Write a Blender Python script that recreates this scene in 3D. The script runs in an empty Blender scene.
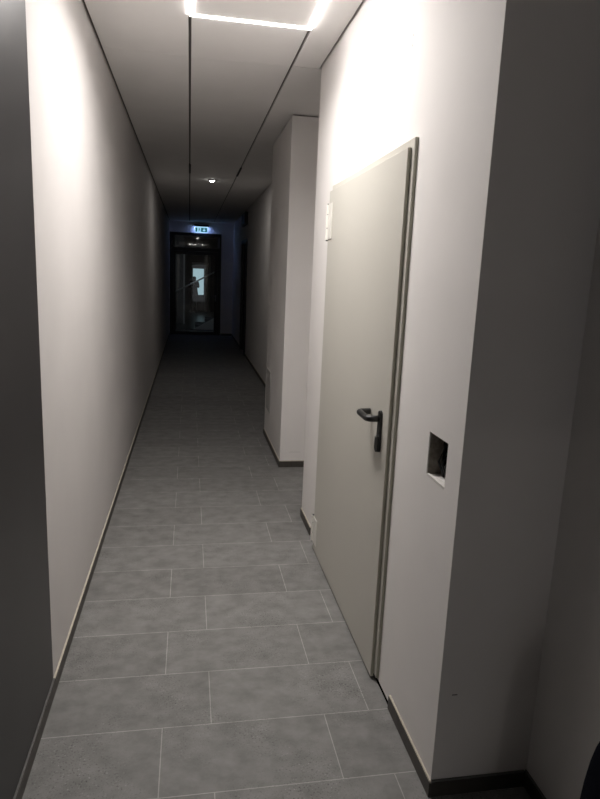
import bpy, bmesh, math, random
from mathutils import Vector, Matrix
random.seed(4)
S = bpy.context.scene
COL = S.collection

# ------------------------------------------------------------------ camera
YAW, PITCH, ROLL, FPX = 0.182089, -0.197643, 0.0424858, 616.492
cam_data = bpy.data.cameras.new('camera')
cam_data.sensor_fit = 'VERTICAL'
cam_data.sensor_height = 36.0
cam_data.sensor_width = 36.0 * 600 / 799
cam_data.lens = FPX * 36.0 / 799.0
cam_data.clip_start = 0.02
cam = bpy.data.objects.new('camera', cam_data)
COL.objects.link(cam)
Fw = Vector((math.sin(YAW) * math.cos(PITCH), math.cos(YAW) * math.cos(PITCH), math.sin(PITCH)))
R0 = Vector((math.cos(YAW), -math.sin(YAW), 0.0))
U0 = R0.cross(Fw)
Rt = R0 * math.cos(ROLL) + U0 * math.sin(ROLL)
Up = U0 * math.cos(ROLL) - R0 * math.sin(ROLL)
M = Matrix((Rt, Up, -Fw)).transposed().to_4x4()
M.translation = Vector((0.086992, -1.693141, 1.626261))
cam.matrix_world = M
S.camera = cam

# ------------------------------------------------------------------ world, exposure, large lights
w = bpy.data.worlds.new('night')
S.world = w
w.use_nodes = True
w.node_tree.nodes['Background'].inputs[0].default_value = (0.95, 0.96, 1.0, 1)
w.node_tree.nodes['Background'].inputs[1].default_value = 0.42
S.view_settings.view_transform = 'Standard'
S.view_settings.look = 'None'
S.view_settings.gamma = 1.0
S.view_settings.use_curve_mapping = False
S.view_settings.exposure = 0.14

LED_STRENGTH = 17.0          # the luminous ceiling frame
SPOT_STRENGTH = 45.0         # small emergency downlight
SPOT_BEAM = 2.0
SIGN_STRENGTH = 0.9          # lit pictogram panel
SIGN_GLOW = 22.0              # tube in the sign housing
REAR_FILL = 7.0          # unseen light added outside the rear doorway to reach the niche
FOYER_FILL = 4.0            # added fill that brightens the stair hall, no lamp stands there
LED_BEAM = 25.0              # downward beam of the ceiling frame's diffuser
LED_SPREAD = 158.0


def area(name, loc, target, size, energy, color):
    d = bpy.data.lights.new(name, 'AREA')
    d.shape = 'DISK'
    d.size = size
    d.energy = energy
    d.color = color
    o = bpy.data.objects.new(name, d)
    COL.objects.link(o)
    o.location = loc
    o.rotation_euler = (Vector(target) - Vector(loc)).to_track_quat('-Z', 'Y').to_euler()
    return o


bl = area('ceiling_light_beam', (0.23, 1.20, 2.843), (0.23, 1.20, 0.0), 0.22, LED_BEAM, (1.0, 0.96, 0.935))
bl.data.shape = 'RECTANGLE'
bl.data.size_y = 0.85
bl.data.spread = math.radians(LED_SPREAD)
area('downlight_beam', (0.379, 7.194, 2.828), (0.379, 7.194, 0.0), 0.05, SPOT_BEAM, (1.0, 0.95, 0.90))
area('rear_fill_light', (-0.2, -10.0, 3.15), (0.9, 0.0, 0.6), 0.12, REAR_FILL, (1.0, 0.93, 0.84))
area('stair_hall_fill', (-0.9, 15.5, 2.7), (0.6, 16.2, 0.0), 0.4, FOYER_FILL, (0.75, 0.88, 1.0))


# ------------------------------------------------------------------ materials
def mat(name, color, rough=0.6, metallic=0.0, spec=0.5, emis=None, estr=0.0,
        noise=0.0, nscale=8.0, bump=0.0, bscale=200.0, coat=0.0):
    m = bpy.data.materials.new(name)
    m.use_nodes = True
    nt = m.node_tree
    b = nt.nodes['Principled BSDF']
    b.inputs['Base Color'].default_value = (*color, 1)
    b.inputs['Roughness'].default_value = rough
    b.inputs['Metallic'].default_value = metallic
    b.inputs['Specular IOR Level'].default_value = spec
    b.inputs['Coat Weight'].default_value = coat
    tc = nt.nodes.new('ShaderNodeNewGeometry')
    if noise:
        n = nt.nodes.new('ShaderNodeTexNoise')
        n.inputs['Scale'].default_value = nscale
        n.inputs['Detail'].default_value = 5
        nt.links.new(tc.outputs['Position'], n.inputs['Vector'])
        r = nt.nodes.new('ShaderNodeMapRange')
        r.inputs['From Min'].default_value = 0.3
        r.inputs['From Max'].default_value = 0.7
        r.inputs['To Min'].default_value = 1 - noise
        r.inputs['To Max'].default_value = 1 + noise
        nt.links.new(n.outputs['Fac'], r.inputs['Value'])
        mx = nt.nodes.new('ShaderNodeVectorMath')
        mx.operation = 'SCALE'
        mx.inputs[0].default_value = color
        nt.links.new(r.outputs['Result'], mx.inputs['Scale'])
        nt.links.new(mx.outputs['Vector'], b.inputs['Base Color'])
    if bump:
        n2 = nt.nodes.new('ShaderNodeTexNoise')
        n2.inputs['Scale'].default_value = bscale
        n2.inputs['Detail'].default_value = 3
        nt.links.new(tc.outputs['Position'], n2.inputs['Vector'])
        bp = nt.nodes.new('ShaderNodeBump')
        bp.inputs['Strength'].default_value = bump
        bp.inputs['Distance'].default_value = 0.002
        nt.links.new(n2.outputs['Fac'], bp.inputs['Height'])
        nt.links.new(bp.outputs['Normal'], b.inputs['Normal'])
    if emis:
        b.inputs['Emission Color'].default_value = (*emis, 1)
        b.inputs['Emission Strength'].default_value = estr
    return m


PLASTERLEFT = mat('dimmed white plaster', (0.60, 0.575, 0.56), 0.7, spec=0.25, noise=0.02, nscale=3, bump=0.12, bscale=140)  # same white plaster, darkened to hold down the light on the left wall
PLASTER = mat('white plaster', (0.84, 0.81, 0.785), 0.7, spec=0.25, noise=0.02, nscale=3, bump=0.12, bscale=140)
CEIL = mat('ceiling panel', (0.90, 0.88, 0.86), 0.8, spec=0.2, noise=0.015, nscale=4, bump=0.05)
SLOT = mat('dark slot', (0.20, 0.19, 0.18), 0.9)
BRACKET = mat('dark bracket', (0.05, 0.05, 0.05), 0.8)
DARKPANEL = mat('anthracite lacquer', (0.019, 0.018, 0.019), 0.38, spec=0.6, noise=0.12, nscale=5)
STEEL = mat('light grey door paint', (0.56, 0.54, 0.485), 0.45, spec=0.4, noise=0.01, nscale=3)
STEELFRAME = mat('light grey frame paint', (0.58, 0.56, 0.50), 0.42, spec=0.4)
EDGESHADE = mat('shaded door edge', (0.50, 0.49, 0.40), 0.6)  # door paint darkened for the edges that face away from the light
HINGE = mat('white zinc hinge', (0.78, 0.76, 0.70), 0.35, spec=0.6)
BLACKPL = mat('black nylon', (0.012, 0.012, 0.012), 0.38, spec=0.5, coat=0.1)
CHROME = mat('cylinder steel', (0.55, 0.55, 0.53), 0.3, metallic=1)
BASE = mat('skirting tile', (0.062, 0.056, 0.048), 0.5, noise=0.15, nscale=25)
CAULK = mat('cream joint', (0.62, 0.57, 0.47), 0.6, noise=0.08, nscale=30)
GREYCAULK = mat('grey joint', (0.15, 0.145, 0.14), 0.55, noise=0.1, nscale=30)
RAW = mat('cut plasterboard', (0.30, 0.27, 0.23), 0.9, noise=0.3, nscale=60, bump=0.6, bscale=90)
BLACKHOLE = mat('dark cavity', (0.004, 0.004, 0.003), 0.9, spec=0.03, noise=0.3, nscale=50)
EDGEPL = mat('chipped plaster', (0.70, 0.68, 0.64), 0.9, noise=0.1, nscale=90, bump=0.5)
GRILLE = mat('grey grille paint', (0.52, 0.50, 0.48), 0.5)
GRILLEDARK = mat('grille inside', (0.10, 0.095, 0.09), 0.8)
ALU = mat('black door aluminium', (0.008, 0.008, 0.009), 0.4, spec=0.4)
ALUGREY = mat('grey aluminium', (0.16, 0.165, 0.18), 0.4, metallic=0.5)
NAVY = mat('navy cloth', (0.004, 0.0045, 0.008), 0.95, spec=0.06, noise=0.2, nscale=60, bump=0.5, bscale=400)
FOYERWALL = mat('stair hall wall', (0.10, 0.10, 0.105), 0.7)
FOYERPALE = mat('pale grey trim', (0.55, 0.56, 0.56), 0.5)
FOYERSTAIR = mat('white stair panel', (0.75, 0.74, 0.74), 0.6)
RAIL = mat('steel rail', (0.45, 0.45, 0.46), 0.35, metallic=0.6)
FOYERFLOOR = mat('stair hall floor', (0.06, 0.06, 0.062), 0.28, spec=0.5, noise=0.2, nscale=6)
DAYREFLECT = mat('reflected daylight glow', (0.1, 0.1, 0.1), 0.3, emis=(0.60, 0.84, 0.93), estr=0.50)  # glow stands in for daylight mirrored in the end door glass
LED = mat('LED strip', (0.8, 0.8, 0.8), 0.5, emis=(1.0, 0.96, 0.935), estr=LED_STRENGTH)
SPOTM = mat('downlight lens', (0.8, 0.8, 0.8), 0.4, emis=(1.0, 0.98, 0.93), estr=SPOT_STRENGTH)
WHITEPL = mat('white plastic', (0.75, 0.75, 0.73), 0.4)
SIGNPALE = mat('lit pale sign', (0.3, 0.4, 0.45), 0.3, emis=(0.36, 0.66, 0.86), estr=SIGN_STRENGTH)
SIGNGREEN = mat('lit green sign', (0.01, 0.12, 0.10), 0.3, emis=(0.004, 0.095, 0.11), estr=SIGN_STRENGTH)
SIGNLAMP = mat('sign tube', (0.5, 0.5, 0.6), 0.3, emis=(0.30, 0.42, 1.0), estr=SIGN_GLOW)
SKIN = mat('skin', (0.25, 0.16, 0.12), 0.6)
CLOTH = mat('dark cloth', (0.006, 0.006, 0.007), 0.95, spec=0.05)
DARKDOOR = mat('dark side door', (0.035, 0.035, 0.037), 0.5)
SCUFF = mat('scuff', (0.12, 0.11, 0.10), 0.9)


def glass_mat():
    m = bpy.data.materials.new('door glass')
    m.use_nodes = True
    nt = m.node_tree
    nt.nodes.clear()
    out = nt.nodes.new('ShaderNodeOutputMaterial')
    mix = nt.nodes.new('ShaderNodeMixShader')
    tr = nt.nodes.new('ShaderNodeBsdfTransparent')
    tr.inputs[0].default_value = (0.93, 0.96, 0.96, 1)
    gl = nt.nodes.new('ShaderNodeBsdfGlossy')
    gl.inputs['Roughness'].default_value = 0.03
    fr = nt.nodes.new('ShaderNodeFresnel')
    fr.inputs['IOR'].default_value = 1.5
    nt.links.new(fr.outputs[0], mix.inputs[0])
    nt.links.new(tr.outputs[0], mix.inputs[1])
    nt.links.new(gl.outputs[0], mix.inputs[2])
    nt.links.new(mix.outputs[0], out.inputs[0])
    return m


GLASS = glass_mat()


def floor_mat():
    m = bpy.data.materials.new('grey floor tiles')
    m.use_nodes = True
    nt = m.node_tree
    L = nt.links
    b = nt.nodes['Principled BSDF']
    geo = nt.nodes.new('ShaderNodeNewGeometry')
    mp = nt.nodes.new('ShaderNodeVectorMath')
    mp.operation = 'ADD'
    mp.inputs[1].default_value = (6.0 - 0.1758, 0.309 * 40, 0)
    L.new(geo.outputs['Position'], mp.inputs[0])
    br = nt.nodes.new('ShaderNodeTexBrick')
    br.offset = 0.293
    br.offset_frequency = 2
    br.squash = 1.0
    br.inputs['Scale'].default_value = 1.0
    br.inputs['Brick Width'].default_value = 0.6
    br.inputs['Row Height'].default_value = 0.309
    br.inputs['Mortar Size'].default_value = 0.0021
    br.inputs['Mortar Smooth'].default_value = 0.35
    br.inputs['Bias'].default_value = 0.0
    br.inputs['Color1'].default_value = (0.20, 0.196, 0.188, 1)
    br.inputs['Color2'].default_value = (0.232, 0.228, 0.219, 1)
    br.inputs['Mortar'].default_value = (0.40, 0.39, 0.365, 1)
    L.new(mp.outputs[0], br.inputs['Vector'])
    # clouded stone
    n1 = nt.nodes.new('ShaderNodeTexNoise')
    n1.inputs['Scale'].default_value = 11
    n1.inputs['Detail'].default_value = 8
    n1.inputs['Roughness'].default_value = 0.62
    mp2 = nt.nodes.new('ShaderNodeMapping')
    mp2.inputs['Scale'].default_value = (0.9, 1.1, 1)
    L.new(geo.outputs['Position'], mp2.inputs['Vector'])
    L.new(mp2.outputs[0], n1.inputs['Vector'])
    r1 = nt.nodes.new('ShaderNodeMapRange')
    r1.inputs['From Min'].default_value = 0.3
    r1.inputs['From Max'].default_value = 0.7
    r1.inputs['To Min'].default_value = 0.78
    r1.inputs['To Max'].default_value = 1.24
    L.new(n1.outputs['Fac'], r1.inputs['Value'])
    # fine dark pits and pale specks, in drifts
    n2 = nt.nodes.new('ShaderNodeTexNoise')
    n2.inputs['Scale'].default_value = 150
    n2.inputs['Detail'].default_value = 2
    L.new(geo.outputs['Position'], n2.inputs['Vector'])
    pit = nt.nodes.new('ShaderNodeMapRange')
    pit.inputs['From Min'].default_value = 0.60
    pit.inputs['From Max'].default_value = 0.68
    pit.inputs['To Min'].default_value = 0.0
    pit.inputs['To Max'].default_value = 1.0
    L.new(n2.outputs['Fac'], pit.inputs['Value'])
    spk = nt.nodes.new('ShaderNodeMapRange')
    spk.inputs['From Min'].default_value = 0.36
    spk.inputs['From Max'].default_value = 0.29
    L.new(n2.outputs['Fac'], spk.inputs['Value'])
    n3 = nt.nodes.new('ShaderNodeTexNoise')
    n3.inputs['Scale'].default_value = 3.2
    n3.inputs['Detail'].default_value = 3
    L.new(geo.outputs['Position'], n3.inputs['Vector'])
    drift = nt.nodes.new('ShaderNodeMapRange')
    drift.inputs['From Min'].default_value = 0.42
    drift.inputs['From Max'].default_value = 0.62
    L.new(n3.outputs['Fac'], drift.inputs['Value'])

    def mul(a, k):
        q = nt.nodes.new('ShaderNodeMath')
        q.operation = 'MULTIPLY'
        L.new(a, q.inputs[0])
        if isinstance(k, (int, float)):
            q.inputs[1].default_value = k
        else:
            L.new(k, q.inputs[1])
        return q.outputs[0]
    p = mul(mul(pit.outputs[0], drift.outputs[0]), -0.6)
    s = mul(mul(spk.outputs[0], drift.outputs[0]), 0.75)
    a1 = nt.nodes.new('ShaderNodeMath')
    a1.operation = 'ADD'
    L.new(p, a1.inputs[0])
    L.new(s, a1.inputs[1])
    a2 = nt.nodes.new('ShaderNodeMath')
    a2.operation = 'ADD'
    L.new(a1.outputs[0], a2.inputs[0])
    L.new(r1.outputs[0], a2.inputs[1])
    sc = nt.nodes.new('ShaderNodeVectorMath')
    sc.operation = 'SCALE'
    L.new(br.outputs['Color'], sc.inputs[0])
    L.new(a2.outputs[0], sc.inputs['Scale'])
    L.new(sc.outputs[0], b.inputs['Base Color'])
    b.inputs['Roughness'].default_value = 0.55
    b.inputs['Specular IOR Level'].default_value = 0.35
    bp = nt.nodes.new('ShaderNodeBump')
    bp.inputs['Strength'].default_value = 0.25
    bp.inputs['Distance'].default_value = 0.002
    bp.invert = True
    L.new(br.outputs['Fac'], bp.inputs['Height'])
    L.new(bp.outputs[0], b.inputs['Normal'])
    return m


TILES = floor_mat()


# ------------------------------------------------------------------ mesh helpers
def box(bm, x0, x1, y0, y1, z0, z1, bev=0.0):
    r = bmesh.ops.create_cube(bm, size=1.0)
    vs = r['verts']
    for v in vs:
        v.co = Vector(((x0 + x1) / 2 + v.co.x * (x1 - x0), (y0 + y1) / 2 + v.co.y * (y1 - y0),
                       (z0 + z1) / 2 + v.co.z * (z1 - z0)))
    if bev:
        es = list({e for v in vs for e in v.link_edges})
        bmesh.ops.bevel(bm, geom=es, offset=bev, segments=2, affect='EDGES', profile=0.5)


def cyl(bm, p0, p1, r, seg=20, r2=None):
    p0, p1 = Vector(p0), Vector(p1)
    d = p1 - p0
    mtx = Matrix.Translation((p0 + p1) / 2) @ d.to_track_quat('Z', 'Y').to_matrix().to_4x4()
    bmesh.ops.create_cone(bm, cap_ends=True, segments=seg, radius1=r, radius2=r if r2 is None else r2,
                          depth=d.length, matrix=mtx)


def tube(bm, pts, r, seg=14):
    """round bar swept along a polyline"""
    pts = [Vector(p) for p in pts]
    rings = []
    ref = Vector((0, 0, 1))
    for i, p in enumerate(pts):
        t = (pts[min(i + 1, len(pts) - 1)] - pts[max(i - 1, 0)]).normalized()
        a = t.cross(ref)
        if a.length < 1e-4:
            a = t.cross(Vector((1, 0, 0)))
        a.normalize()
        b = t.cross(a).normalized()
        rings.append([bm.verts.new(p + r * (math.cos(2 * math.pi * k / seg) * a + math.sin(2 * math.pi * k / seg) * b))
                      for k in range(seg)])
    for i in range(len(rings) - 1):
        for k in range(seg):
            bm.faces.new((rings[i][k], rings[i][(k + 1) % seg], rings[i + 1][(k + 1) % seg], rings[i + 1][k]))
    bm.faces.new(rings[0])
    bm.faces.new(list(reversed(rings[-1])))


def arc(c, u, v, r, a0, a1, n=8):
    c, u, v = Vector(c), Vector(u), Vector(v)
    return [c + r * (math.cos(a0 + (a1 - a0) * k / n) * u + math.sin(a0 + (a1 - a0) * k / n) * v) for k in range(n + 1)]


def prism(bm, poly, axis, a, b):
    """extrude a 2-D polygon along axis (0,1,2) from a to b"""
    def mk(p, t):
        q = [p[0], p[1]]
        q.insert(axis, t)
        return bm.verts.new(q)
    A = [mk(p, a) for p in poly]
    B = [mk(p, b) for p in poly]
    n = len(poly)
    bm.faces.new(A)
    bm.faces.new(list(reversed(B)))
    for i in range(n):
        bm.faces.new((A[i], B[i], B[(i + 1) % n], A[(i + 1) % n]))


def obj(name, bm, m, parent=None, smooth=False, label=None):
    bmesh.ops.recalc_face_normals(bm, faces=bm.faces[:])
    me = bpy.data.meshes.new(name)
    bm.to_mesh(me)
    bm.free()
    for p in me.polygons:
        p.use_smooth = smooth
    me.materials.append(m)
    o = bpy.data.objects.new(name, me)
    COL.objects.link(o)
    if parent:
        o.parent = parent
        o.matrix_parent_inverse = Matrix.Translation(-world_loc(parent))
    if label:
        o['label'] = label
    return o


def world_loc(o):
    v = Vector(o.location)
    while o.parent:
        v += o.matrix_parent_inverse.translation
        o = o.parent
        v += Vector(o.location)
    return v


def boxes(name, lst, m, parent=None, bev=0.0, label=None):
    bm = bmesh.new()
    for b in lst:
        box(bm, *b, bev=bev)
    return obj(name, bm, m, parent, label=label)


def struct(o, label=None):
    o['kind'] = 'structure'
    if label:
        o['label'] = label
    return o


def empty(name, loc):
    o = bpy.data.objects.new(name, None)
    o.empty_display_size = 0.1
    COL.objects.link(o)
    o.location = loc
    return o


def thing(o, label, cat, group=None):
    o['label'] = label
    o['category'] = cat
    if group:
        o['group'] = group
    return o


# ------------------------------------------------------------------ shell dimensions
XL, XR, XC, XN = -0.4236, 0.8604, 0.8629, 1.195
H = 2.854
YN = -0.10            # front face of the right wall block
YEND = 14.68
YREAR = -4.0
YSPLIT = 0.5625       # dark cladding ends, white plaster begins
YRW = 2.265           # far corner of the right wall block
YC0, YC1 = 3.363, 4.517
TOP = 2.93
# square opening in the right wall
HY0, HY1, HZ0, HZ1 = 0.0, 0.148, 1.005, 1.148

struct(boxes('floor', [(-0.6, 1.35, YREAR - 0.2, YEND + 0.09, -0.1, 0.0)], TILES),
       'grey stone-look tiles laid in offset rows along the corridor')
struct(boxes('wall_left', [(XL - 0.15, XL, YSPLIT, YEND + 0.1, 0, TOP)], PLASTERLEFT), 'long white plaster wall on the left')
struct(boxes('wall_front_left', [(XL - 0.15, XL, YREAR, YSPLIT, 0, TOP)], DARKPANEL),
       'dark anthracite wall section at the near left')

bm = bmesh.new()
xb = XR + 0.055
for b in [(XR, xb, YN, HY0, 0, TOP), (XR, xb, HY1, YRW, 0, TOP), (XR, xb, HY0, HY1, 0, HZ0), (XR, xb, HY0, HY1, HZ1, TOP),
          (xb, XN, YN, YN + 0.1, 0, TOP), (xb, XN, YRW - 0.1, YRW, 0, TOP)]:
    box(bm, *b)
WR = struct(obj('wall_right', bm, PLASTER), 'white plaster wall on the right with steel door and square opening')
boxes('opening_back', [(xb - 0.004, xb + 0.03, HY0 - 0.02, HY1 + 0.02, HZ0 - 0.02, HZ1 + 0.02)], BLACKHOLE, WR,
      label='black back of the square wall opening')
# raw cut reveals of the opening
bm = bmesh.new()
x0 = XR + 0.004
box(bm, x0, xb - 0.005, HY1 - 0.004, HY1 + 0.002, HZ0, HZ1)
box(bm, x0, xb - 0.005, HY0 - 0.002, HY0 + 0.004, HZ0, HZ1)
box(bm, x0, xb - 0.005, HY0, HY1, HZ1 - 0.004, HZ1 + 0.002)
obj('opening_reveal', bm, RAW, WR, label='grey cut edges inside the square opening')
# chipped pale lower lip, deeper toward the near end
bm = bmesh.new()
prism(bm, [(XR - 0.001, HY0 + 0.002), (XR - 0.001, HY1 - 0.006), (XR + 0.006, HY1 - 0.012), (XR + 0.018, 0.07),
           (XR + 0.034, HY0 + 0.004)], 2, HZ0 - 0.004, HZ0 + 0.004)
obj('opening_lip', bm, EDGEPL, WR, label='pale chipped plaster lip at the foot of the opening')
# junk cables in the opening
bm = bmesh.new()
for k in range(4):
    yy = 0.02 + 0.028 * k
    tube(bm, [(xb - 0.012, yy, HZ0 + 0.002), (xb - 0.03, yy + 0.012, HZ0 + 0.05), (xb - 0.016, yy + 0.004, HZ0 + 0.10),
              (xb - 0.012, yy - 0.004, HZ1 - 0.004)], 0.004, 8)
obj('cable', bm, BLACKPL, WR, True, label='black cables inside the opening')['kind'] = 'stuff'

WN = struct(boxes('wall_recess', [(XN, XN + 0.12, YREAR, 10.72, 0, TOP), (XN, XN + 0.12, 11.76, YEND + 0.1, 0, TOP),
                                  (XN, XN + 0.12, 10.72, 11.76, 2.25, TOP), (XN + 0.1, XN + 0.12, 10.72, 11.76, 0, 2.25)], PLASTER),
            'white wall set back behind the pillar on the right')
WC = struct(boxes('wall_column', [(XC, XN, YC0, YC1, 0, 2.843)], PLASTER, bev=0.003),
            'white square pillar projecting from the right wall')
boxes('scuff_line', [(0.941, 1.038, YC0 - 0.0008, YC0 + 0.001, 0.132, 0.1345)], GRILLE, WC)
boxes('floor_gap', [(XR - 0.002, XR + 0.002, 0.312, 1.735, 0.0, 0.013)], BLACKHOLE, WR, label='dark gap under the plaster beside the steel door')
for yy, zz in ((0.594, 2.476), (0.600, 2.444)):
    sc_bm = bmesh.new()
    cyl(sc_bm, (XR - 0.0006, yy, zz), (XR + 0.001, yy, zz), 0.0045, 12)
    obj('nail_mark', sc_bm, GRILLE, WR, label='small grey mark high on the wall')
boxes('scratch', [(0.904, 0.921, YN - 0.0008, YN + 0.001, 0.3595, 0.3625)], SCUFF, WR)

struct(boxes('wall_end', [(XL, XN, YEND, YEND + 0.1, 2.585, TOP), (0.885, XN, YEND, YEND + 0.1, 0, 2.585),
                          (XL, -0.412, YEND, YEND + 0.1, 0, 2.585)], PLASTER), 'far end wall above and beside the glass door')
struct(boxes('wall_rear', [(XL, 0.25, YREAR - 0.12, YREAR, 0, TOP), (1.1, XN, YREAR - 0.12, YREAR, 0, TOP),
                           (0.25, 1.1, YREAR - 0.12, YREAR, 2.0, TOP)], PLASTER), 'rear wall with doorway behind the viewer')

# ------------------------------------------------------------------ ceiling: dark void above panels with open slots
CE = struct(boxes('ceiling', [(-0.6, 1.35, YREAR - 0.2, YEND + 0.1, 2.872, 2.95)], SLOT),
            'suspended white panel ceiling with dark open slots')
cuts = [YREAR + 0.01] + [2.28 + 1.3 * k for k in range(-4, 10) if YREAR + 0.2 < 2.28 + 1.3 * k < YEND - 0.3] + [YEND - 0.012]
strips = [(XL + 0.014, 0.0735), (0.0885, 0.6735), (0.6885, None)]
for (a, b) in strips:
    for y0, y1 in zip(cuts[:-1], cuts[1:]):
        pieces = [(y0, y1)]
        if b is None:     # the right strip narrows beside the right wall block
            pieces = []
            for q0, q1, xx in ((YREAR, YN - 0.012, XN - 0.012), (YN - 0.012, YRW + 0.006, XR - 0.012), (YRW + 0.006, YEND, XN - 0.012)):
                c0, c1 = max(y0, q0), min(y1, q1)
                if c1 - c0 > 0.03:
                    pieces.append((c0, c1, xx))
        else:
            pieces = [(y0, y1, b)]
        for c0, c1, xx in pieces:
            boxes('ceiling_panel', [(a, xx, c0 + 0.0008, c1 - 0.0008, H, H + 0.017)], CEIL, CE, bev=0.001)
for x in (0.083, 0.681):
    boxes('slot_bracket', [(x - 0.012, x + 0.012, 6.05, 6.70, H - 0.006, H + 0.015)], BRACKET, CE, bev=0.002)

# ------------------------------------------------------------------ skirting
SK, SH = 0.009, 0.052


def skirt(name, x0, x1, y0, y1, label, joint=CAULK, jx=None):
    o = struct(boxes(name, [(x0, x1, y0, y1, 0, SH)], BASE, bev=0.001), label)
    a, b, c, d = jx
    boxes('joint', [(a, b, c, d, SH - 0.002, SH + 0.006)], joint, o, bev=0.0015)
    return o


skirt('baseboard_left', XL, XL + SK, YSPLIT, YEND, 'dark tile skirting with cream joint along the left white wall', CAULK, (XL, XL + SK - 0.002, YSPLIT, YEND))
skirt('baseboard_front_left', XL, XL + SK, YREAR, YSPLIT, 'dark tile skirting with grey joint below the dark wall', GREYCAULK,
      (XL, XL + SK - 0.003, YREAR, YSPLIT))
skirt('baseboard_right', XR - SK, XR, YN - SK, 0.312, 'dark tile skirting at the near end of the right wall', CAULK, (XR - SK + 0.003, XR, YN - 0.004, 0.312))
skirt('baseboard_niche', XR, XN - SK, YN - SK, YN, 'dark tile skirting on the near face of the right wall', GREYCAULK, (XR, XN - SK, YN - 0.006, YN))
skirt('baseboard_side', XN - SK, XN, YREAR, YN, 'dark tile skirting at the near right side wall', GREYCAULK, (XN - SK + 0.003, XN, YREAR, YN))
skirt('baseboard_hinge', XR - SK, XR, 1.93, YRW, 'short dark tile skirting beyond the steel door', CAULK, (XR - SK + 0.003, XR, 1.93, YRW))
skirt('baseboard_column', XC - SK, XC, YC0 - SK, YC1, 'dark tile skirting on the side of the pillar', CAULK, (XC - SK + 0.003, XC, YC0 - 0.004, YC1))
skirt('baseboard_pillar_front', XC, XN, YC0 - SK, YC0, 'dark tile skirting on the front of the pillar', CAULK, (XC, XN, YC0 - SK + 0.004, YC0))
skirt('baseboard_recess', XN - SK, XN, YC1, 10.64, 'dark tile skirting on the set back right wall', CAULK, (XN - SK + 0.003, XN, YC1, 10.64))
skirt('baseboard_far', XN - SK, XN, 11.82, YEND, 'dark tile skirting at the far end of the right side', CAULK, (XN - SK + 0.003, XN, 11.82, YEND))
skirt('baseboard_end', 0.89, XN - SK, YEND - SK, YEND, 'dark tile skirting beside the glass end door', CAULK, (0.89, XN - SK, YEND - SK + 0.003, YEND))

# ------------------------------------------------------------------ steel door in the right wall
FX = XR - 0.012           # frame face
LX = FX - 0.014           # leaf face
DY0, DY1, DZ = 0.462, 1.735, 2.112
D1 = struct(empty('door_1', (XR, (DY0 + DY1) / 2, 0)), 'pale grey steel fire door closed in the right wall')
bm = bmesh.new()
fw = 0.052
box(bm, FX, XR + 0.0, DY0, DY0 + fw, 0.024, DZ, bev=0.0015)
box(bm, FX, XR + 0.0, DY1 - fw, DY1, 0.004, DZ, bev=0.0015)
box(bm, FX, XR + 0.0, DY0 + fw, DY1 - fw, DZ - fw, DZ, bev=0.0015)
obj('door_frame', bm, STEELFRAME, D1)
boxes('frame_edge', [(FX + 0.002, XR, DY0 - 0.0012, DY0 + 0.004, 0.024, DZ - 0.002)], EDGESHADE, D1, label='side edge of the frame, coloured olive-dark for the shade on it')
LY0, LY1, LZ = DY0 + 0.030, DY1 - 0.004, 2.082
leaf = boxes('door_leaf', [(LX, FX - 0.001, LY0, LY1, 0.012, LZ)], STEEL, D1, bev=0.0015)
boxes('leaf_edge', [(LX + 0.002, FX - 0.001, LY0 - 0.0012, LY0 + 0.004, 0.013, LZ - 0.002)], EDGESHADE, leaf, label='lock edge of the leaf, coloured olive-dark for the shade on it')
# handle set
PY, PZ = 0.580, 1.088
bm = bmesh.new()
prof = [(PY + 0.016 * math.cos(t), 1.105 + 0.016 * math.sin(t)) for t in [math.pi * k / 8 for k in range(9)]] + \
       [(PY - 0.016 + 0.016 - 0.016 * math.cos(t), 0.968 - 0.016 * math.sin(t)) for t in [math.pi * k / 8 for k in range(9)]]
prism(bm, prof, 0, LX - 0.010, LX + 0.001)
obj('handle_plate', bm, BLACKPL, leaf)
bm = bmesh.new()
prof = [(PY + 0.019 * math.cos(t), 1.005 + 0.019 * math.sin(t)) for t in [math.pi * k / 8 for k in range(9)]] + \
       [(PY - 0.019 * math.cos(t), 0.972 - 0.019 * math.sin(t)) for t in [math.pi * k / 8 for k in range(9)]]
prism(bm, prof, 0, LX - 0.016, LX - 0.009)
obj('keyhole_cover', bm, BLACKPL, leaf)
bm = bmesh.new()
cyl(bm, (LX - 0.0185, PY, 1.018), (LX - 0.014, PY, 1.018), 0.006)
obj('lock_cylinder', bm, CHROME, leaf, True, label='small steel lock cylinder')
bm = bmesh.new()
xo = LX - 0.056
rr = 0.022
pts = [(LX - 0.004, PY, PZ), (xo + rr, PY, PZ)]
pts += arc((xo + rr, PY + rr, PZ), (0, -1, 0), (-1, 0, 0), rr, 0, math.pi / 2)
pts += arc((xo + rr, PY + 0.135 - rr, PZ), (-1, 0, 0), (0, 1, 0), rr, 0, math.pi / 2)
pts += [(LX - 0.006, PY + 0.135, PZ)]
tube(bm, pts, 0.013, 16)
obj('lever_handle', bm, BLACKPL, leaf, True)


def hinge(z0, z1):
    hy = LY1 + 0.014
    xx = LX - 0.001
    bm = bmesh.new()
    n = (z1 - z0)
    g = 0.004
    for a, b in ((0, 0.34), (0.34, 0.72), (0.72, 1.0)):
        cyl(bm, (xx, hy, z0 + n * a + g / 2), (xx, hy, z0 + n * b - g / 2), 0.0115, 32)
    h = obj('hinge', bm, HINGE, D1)
    cyl_bm = bmesh.new()
    cyl(cyl_bm, (xx, hy, z0 - 0.004), (xx, hy, z1 + 0.004), 0.007, 14)
    obj('hinge_pin', cyl_bm, GRILLEDARK, h, True)
    boxes('hinge_leaf', [(LX - 0.005, LX - 0.0002, hy - 0.105, hy - 0.022, z0 + n * 0.02, z1 - 0.0)], HINGE, h, bev=0.002)
    return h


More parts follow.
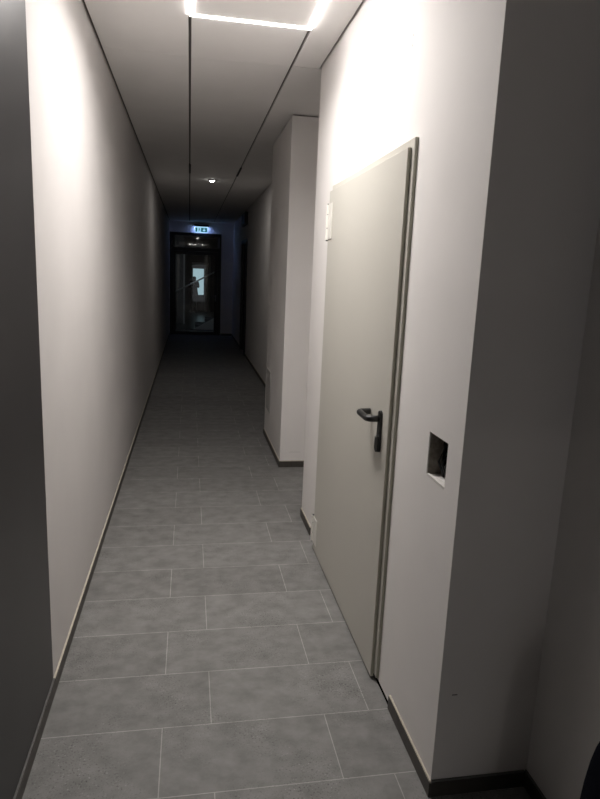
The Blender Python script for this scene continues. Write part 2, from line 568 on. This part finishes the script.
hinge(1.825, 2.015)
hinge(0.052, 0.215)

# ------------------------------------------------------------------ LED frame in the ceiling
LXa, LXb, LYa, LYb = 0.078, 0.684, 0.470, 1.675
LW = 0.020
CL = thing(empty('ceiling_light', ((LXa + LXb) / 2, (LYa + LYb) / 2, H)),
           'white ceiling light with a glowing rectangular frame between the two ceiling slots', 'ceiling light')
bm = bmesh.new()
for b in [(LXa, LXa + LW, LYa, LYb), (LXb - LW, LXb, LYa, LYb), (LXa + LW, LXb - LW, LYa, LYa + LW), (LXa + LW, LXb - LW, LYb - LW, LYb)]:
    box(bm, *b, H - 0.009, H + 0.004)
bmesh.ops.remove_doubles(bm, verts=bm.verts[:], dist=1e-5)
obj('light_frame', bm, LED, CL, label='glowing white frame')
boxes('centre_panel', [(LXa + LW, LXb - LW, LYa + LW, LYb - LW, H - 0.0045, H + 0.004)], CEIL, CL)

# ------------------------------------------------------------------ small downlight
SP = thing(empty('downlight', (0.379, 7.194, H)), 'tiny round emergency downlight shining in the far middle ceiling strip', 'ceiling light')
bm = bmesh.new()
cyl(bm, (0.379, 7.194, H - 0.012), (0.379, 7.194, H), 0.042, 28, 0.046)
obj('ring', bm, WHITEPL, SP, True)
bm = bmesh.new()
cyl(bm, (0.379, 7.194, H - 0.022), (0.379, 7.194, H - 0.011), 0.024, 24, 0.030)
obj('lens', bm, SPOTM, SP, True)

# ------------------------------------------------------------------ ventilation grille on the pillar
VG = thing(empty('vent_grille', (XC, 4.25, 0.305)), 'grey louvred vent grille low on the side of the white pillar', 'vent')
vy0, vy1, vz0, vz1 = 4.10, 4.41, 0.305, 0.708
bm = bmesh.new()
for b in [(vy0, vy0 + 0.022, vz0, vz1), (vy1 - 0.022, vy1, vz0, vz1), (vy0 + 0.022, vy1 - 0.022, vz0, vz0 + 0.022), (vy0 + 0.022, vy1 - 0.022, vz1 - 0.022, vz1)]:
    box(bm, XC - 0.005, XC, *b, bev=0.001)
obj('grille_frame', bm, GRILLE, VG)
boxes('backing', [(XC - 0.001, XC, vy0 + 0.02, vy1 - 0.02, vz0 + 0.02, vz1 - 0.02)], GRILLEDARK, VG)
n = 18
for k in range(n):
    z = vz0 + 0.026 + (vz1 - vz0 - 0.052) * (k + 0.5) / n
    bm = bmesh.new()
    prism(bm, [(XC - 0.0048, z - 0.006), (XC - 0.0040, z - 0.008), (XC - 0.0010, z + 0.006), (XC - 0.0018, z + 0.008)], 1, vy0 + 0.02, vy1 - 0.02)
    obj('slat', bm, GRILLE, VG)

# ------------------------------------------------------------------ glass end door
D2 = struct(empty('door_2', (0.236, YEND, 0)), 'black framed glass door with transom at the far end')
fy0, fy1 = YEND - 0.02, YEND + 0.07
fx0, fx1, fz = -0.410, 0.884, 2.583
bm = bmesh.new()
for b in [(fx0, fx0 + 0.085, 0.0, fz), (fx1 - 0.085, fx1, 0.0, fz), (fx0 + 0.085, fx1 - 0.085, fz - 0.07, fz), (fx0 + 0.085, fx1 - 0.085, 2.13, 2.215)]:
    box(bm, b[0], b[1], fy0, fy1, b[2], b[3], bev=0.003)
obj('door_frame', bm, ALU, D2)
boxes('transom_pane', [(fx0 + 0.085, fx1 - 0.085, YEND + 0.02, YEND + 0.028, 2.215, fz - 0.07)], GLASS, D2)
bm = bmesh.new()
lx0, lx1 = fx0 + 0.088, fx1 - 0.088
gx0, gx1, gz0, gz1 = -0.262, 0.717, 0.085, 2.045
for b in [(lx0, gx0, 0.008, 2.127), (gx1, lx1, 0.008, 2.127), (gx0, gx1, 0.008, gz0), (gx0, gx1, gz1, 2.127)]:
    box(bm, b[0], b[1], fy0 - 0.005, fy1 - 0.02, b[2], b[3], bev=0.003)
lf = obj('door_leaf', bm, ALU, D2)
boxes('glass_pane', [(gx0, gx1, YEND + 0.01, YEND + 0.018, gz0, gz1)], GLASS, lf)
boxes('kick_strip', [(gx0, gx1, fy0 - 0.010, fy0 - 0.005, 0.115, 0.148)], ALUGREY, lf, label='thin grey strip across the foot of the door')
bm = bmesh.new()
tube(bm, [(0.752, fy0 - 0.004, 1.00), (0.752, fy0 - 0.055, 1.00), (0.745, fy0 - 0.06, 1.00), (0.64, fy0 - 0.06, 1.00)], 0.011, 10)
box(bm, 0.735, 0.770, fy0 - 0.012, fy0 - 0.004, 0.88, 1.05, bev=0.003)
obj('lever_handle', bm, ALUGREY, lf, True)
boxes('closer_rail', [(0.808, 0.842, fy0 - 0.02, fy0 + 0.001, 2.225, 2.50)], ALUGREY, D2, label='upright grey strip at the upper right of the door frame')

# ------------------------------------------------------------------ exit sign
ES = thing(empty('exit_sign', (0.37, YEND - 0.05, 2.60)), 'lit green and white emergency exit sign on the wall above the far glass door', 'exit sign')
sy = YEND - 0.075
boxes('housing', [(0.19, 0.555, YEND - 0.10, YEND, 2.742, 2.785)], BLACKPL, ES, bev=0.006, label='dark lamp housing')
boxes('light_tube', [(0.215, 0.530, YEND - 0.060, YEND - 0.008, 2.734, 2.7425)], SIGNLAMP, ES)
pan = boxes('sign_panel', [(0.215, 0.530, sy - 0.004, sy + 0.004, 2.600, 2.742)], SIGNPALE, ES)
yf = sy - 0.0045


def flat(name, polys, m):
    bm = bmesh.new()
    for p in polys:
        prism(bm, p, 1, yf - 0.001, yf + 0.001)
    return obj(name, bm, m, pan)


sx, sz = 0.226, 2.612
# doorway block and running figure on the left field, arrow field on the right
flat('green_field', [[(sx, sz), (sx + 0.045, sz), (sx + 0.045, sz + 0.098), (sx, sz + 0.098)]], SIGNGREEN)
flat('arrow_field', [[(sx + 0.14, sz), (sx + 0.292, sz), (sx + 0.292, sz + 0.098), (sx + 0.14, sz + 0.098)]], SIGNGREEN)
cx, cz = sx + 0.093, sz + 0.085
flat('running_figure', [[(cx + 0.010 * math.cos(2 * math.pi * k / 12), cz + 0.010 * math.sin(2 * math.pi * k / 12)) for k in range(12)],
                        [(cx - 0.012, sz + 0.070), (cx + 0.010, sz + 0.072), (cx + 0.014, sz + 0.040), (cx - 0.006, sz + 0.036)],
                        [(cx - 0.006, sz + 0.040), (cx + 0.004, sz + 0.036), (cx - 0.022, sz + 0.002), (cx - 0.032, sz + 0.006)],
                        [(cx + 0.004, sz + 0.042), (cx + 0.014, sz + 0.040), (cx + 0.034, sz + 0.014), (cx + 0.024, sz + 0.008)],
                        [(cx + 0.008, sz + 0.070), (cx + 0.030, sz + 0.052), (cx + 0.034, sz + 0.058), (cx + 0.010, sz + 0.074)],
                        [(cx - 0.010, sz + 0.070), (cx - 0.030, sz + 0.054), (cx - 0.034, sz + 0.060), (cx - 0.010, sz + 0.074)]], SIGNGREEN)
ax, az = sx + 0.216, sz + 0.049
yf -= 0.0015
flat('arrow', [[(ax - 0.011, az + 0.042), (ax + 0.011, az + 0.042), (ax + 0.011, az - 0.002), (ax - 0.011, az - 0.002)],
               [(ax - 0.044, az + 0.004), (ax + 0.044, az + 0.004), (ax, az - 0.042)]], SIGNPALE)

# ------------------------------------------------------------------ side door and box far right
D3 = struct(empty('door_3', (XN, 11.24, 0)), 'dark side door in the far right wall')
bm = bmesh.new()
for b in [(10.66, 10.74, 0, 2.30), (11.74, 11.82, 0, 2.30), (10.74, 11.74, 2.22, 2.30)]:
    box(bm, XN - 0.025, XN + 0.09, b[0], b[1], b[2], b[3], bev=0.003)
obj('door_frame', bm, ALU, D3)
l3 = boxes('door_leaf', [(XN + 0.03, XN + 0.075, 10.745, 11.735, 0.01, 2.215)], DARKDOOR, D3, bev=0.002)
bm = bmesh.new()
tube(bm, [(XN + 0.03, 10.83, 1.05), (XN - 0.02, 10.83, 1.05), (XN - 0.022, 10.84, 1.05), (XN - 0.022, 10.95, 1.05)], 0.010, 10)
obj('lever_handle', bm, ALUGREY, l3, True)
WB = thing(empty('wall_box', (XN, 11.1, 2.57)), 'small black box high on the right wall above the dark side door', 'box')
boxes('casing', [(XN - 0.06, XN, 10.66, 11.5, 2.57, 2.80)], BLACKPL, WB, bev=0.006)
boxes('cover', [(XN - 0.066, XN - 0.059, 10.70, 11.46, 2.59, 2.78)], ALU, WB, bev=0.002)

# ------------------------------------------------------------------ stair hall behind the glass
FH = 2.95
struct(boxes('floor', [(-2.0, 3.0, YEND + 0.095, 24.6, -0.1, -0.002)], FOYERFLOOR), 'dark glossy floor behind the glass door')
struct(boxes('wall_hall_left', [(-2.1, -2.0, YEND + 0.1, 24.6, -0.1, FH)], FOYERWALL), 'dark left wall behind the glass door')
struct(boxes('wall_hall_right', [(3.0, 3.1, YEND + 0.1, 24.6, -0.1, FH)], FOYERWALL), 'dark right wall behind the glass door')
struct(boxes('wall_hall_near', [(-2.0, XL - 0.15, YEND + 0.1, YEND + 0.2, 0, FH), (XN + 0.12, 3.0, YEND + 0.1, YEND + 0.2, 0, FH)], FOYERWALL), 'dark wall beside the glass door')
struct(boxes('wall_hall_back', [(-2.0, 0.20, 24.4, 24.5, 0, FH), (0.69, 3.0, 24.4, 24.5, 0, FH), (0.20, 0.69, 24.4, 24.5, 2.02, FH)], FOYERWALL),
       'dark back wall behind the glass door')
struct(boxes('ceiling', [(-2.1, 3.1, YEND + 0.1, 24.6, FH, FH + 0.05)], FOYERWALL), 'dark ceiling behind the glass door')
D4 = struct(empty('door_reflection', (0.44, 24.4, 0)), 'added bright door behind the glass, standing in for the reflected rear doorway')  # added behind the glass in place of the mirrored rear doorway
bm = bmesh.new()
for b in [(0.20, 0.225, 0.0, 2.02), (0.665, 0.69, 0.0, 2.02), (0.225, 0.665, 1.745, 2.02), (0.225, 0.665, 0, 0.69)]:
    box(bm, b[0], b[1], 24.38, 24.46, b[2], b[3])
obj('door_frame', bm, ALU, D4)
boxes('glass_pane', [(0.225, 0.665, 24.42, 24.43, 0.69, 1.745)], DAYREFLECT, D4, label='glowing pale blue pane standing in for reflected daylight')
T1 = struct(boxes('trim_1', [(0.868, 0.928, 24.30, 24.40, 0.0, 2.26), (0.18, 0.868, 24.30, 24.40, 1.91, 1.99)], FOYERPALE),
            'pale grey frame around the added bright door')
CP = struct(boxes('wall_hall_pillar', [(-0.36, -0.085, 18.0, 18.3, 0, FH)], FOYERWALL), 'dark pillar behind the glass door')
boxes('edge_light_strip', [(-0.098, -0.055, 17.98, 18.02, 0, 2.15)], FOYERPALE, CP, label='pale strip standing in for light on the pillar edge')  # light along the pillar edge, put in as a pale strip

# stair: closed string, treads, rail
ST = thing(empty('staircase', (0.2, 16.0, 0)), 'staircase rising to the right behind the glass end door', 'stairs')
bm = bmesh.new()
prism(bm, [(0.20, 0.0), (2.3, 0.0), (2.3, 1.22), (0.20, 0.025)], 1, 16.0, 16.05)
obj('string_panel', bm, FOYERSTAIR, ST, label='white triangular side panel')
for k in range(7):
    boxes('step', [(0.25 + 0.29 * k, 2.3, 16.05, 17.1, 0.155 * k + (0 if k == 0 else 0.0), 0.155 * (k + 1))], FOYERWALL, ST)
bm = bmesh.new()
tube(bm, [(-0.30, 16.02, 1.05), (0.25, 16.02, 1.345), (2.25, 16.02, 2.425)], 0.020, 12)
obj('handrail', bm, RAIL, ST, True)
for x in (-0.28, 2.2):
    bm = bmesh.new()
    zt = 1.06 if x < 0 else 2.40
    cyl(bm, (x, 16.02, -0.002), (x, 16.02, zt), 0.012, 12)
    obj('rail_post', bm, ALU, ST, True)

# ------------------------------------------------------------------ dark bag at the lower right
BG = thing(empty('backpack', (1.04, -0.60, 0)), 'dark navy cloth bag at the lower right corner of the picture, against the side wall', 'bag')
bm = bmesh.new()
bmesh.ops.create_uvsphere(bm, u_segments=32, v_segments=20, radius=1.0)
for v in bm.verts:
    x, y, z = v.co
    def sq(t, p): return math.copysign(abs(t) ** p, t)
    x, y, z = sq(x, 0.75), sq(y, 0.75), sq(z, 0.7)
    taper = 1.0 - 0.16 * (z + 1) / 2
    v.co = Vector((1.10 + 0.090 * x * taper, -0.695 + 0.20 * y * taper, 0.34 + 0.34 * z))
obj('bag_body', bm, NAVY, BG, True)
bm = bmesh.new()
bmesh.ops.create_uvsphere(bm, u_segments=24, v_segments=14, radius=1.0)
for v in bm.verts:
    x, y, z = v.co
    v.co = Vector((1.005 + 0.045 * x, -0.70 + 0.115 * y, 0.15 + 0.10 * z))
obj('front_pocket', bm, NAVY, BG, True)
bm = bmesh.new()
tube(bm, arc((1.10, -0.695, 0.66), (0, 1, 0), (0, 0, 1), 0.055, 0, math.pi, 12), 0.008, 10)
obj('grab_loop', bm, NAVY, BG, True)

# ------------------------------------------------------------------ figure added behind the glass for the viewer's reflection
def reflected_viewer(loc):
    root = thing(empty('reflected_viewer', loc), 'dark figure with raised hands added behind the glass, standing in for the reflection of the viewer', 'reflected_viewer')
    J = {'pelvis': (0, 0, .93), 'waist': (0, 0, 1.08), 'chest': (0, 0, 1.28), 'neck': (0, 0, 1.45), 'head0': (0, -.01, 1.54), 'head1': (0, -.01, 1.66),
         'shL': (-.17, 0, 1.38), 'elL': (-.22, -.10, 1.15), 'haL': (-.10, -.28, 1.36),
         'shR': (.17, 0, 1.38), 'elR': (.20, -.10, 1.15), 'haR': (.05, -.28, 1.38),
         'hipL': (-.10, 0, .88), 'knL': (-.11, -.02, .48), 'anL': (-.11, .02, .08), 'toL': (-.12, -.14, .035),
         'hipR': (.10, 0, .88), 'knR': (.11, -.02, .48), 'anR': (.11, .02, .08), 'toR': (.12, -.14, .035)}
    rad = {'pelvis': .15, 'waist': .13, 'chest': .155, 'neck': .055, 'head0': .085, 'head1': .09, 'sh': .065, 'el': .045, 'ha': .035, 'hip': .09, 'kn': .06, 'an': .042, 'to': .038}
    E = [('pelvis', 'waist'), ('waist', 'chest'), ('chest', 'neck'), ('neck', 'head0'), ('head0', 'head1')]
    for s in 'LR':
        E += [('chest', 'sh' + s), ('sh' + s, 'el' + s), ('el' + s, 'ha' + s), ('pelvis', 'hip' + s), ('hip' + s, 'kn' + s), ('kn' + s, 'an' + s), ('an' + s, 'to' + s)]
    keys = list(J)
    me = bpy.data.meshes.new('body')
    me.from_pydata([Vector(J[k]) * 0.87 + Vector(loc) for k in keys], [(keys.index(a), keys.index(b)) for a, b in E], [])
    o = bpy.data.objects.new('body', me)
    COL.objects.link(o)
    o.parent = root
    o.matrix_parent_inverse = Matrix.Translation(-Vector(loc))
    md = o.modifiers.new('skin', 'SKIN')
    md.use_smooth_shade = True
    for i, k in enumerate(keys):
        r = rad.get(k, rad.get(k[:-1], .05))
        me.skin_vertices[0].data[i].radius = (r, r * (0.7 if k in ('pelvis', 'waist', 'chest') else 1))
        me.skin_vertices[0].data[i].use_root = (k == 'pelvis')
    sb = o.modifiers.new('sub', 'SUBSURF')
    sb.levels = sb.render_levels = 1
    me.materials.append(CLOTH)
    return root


reflected_viewer((0.27, 23.6, 0.0))
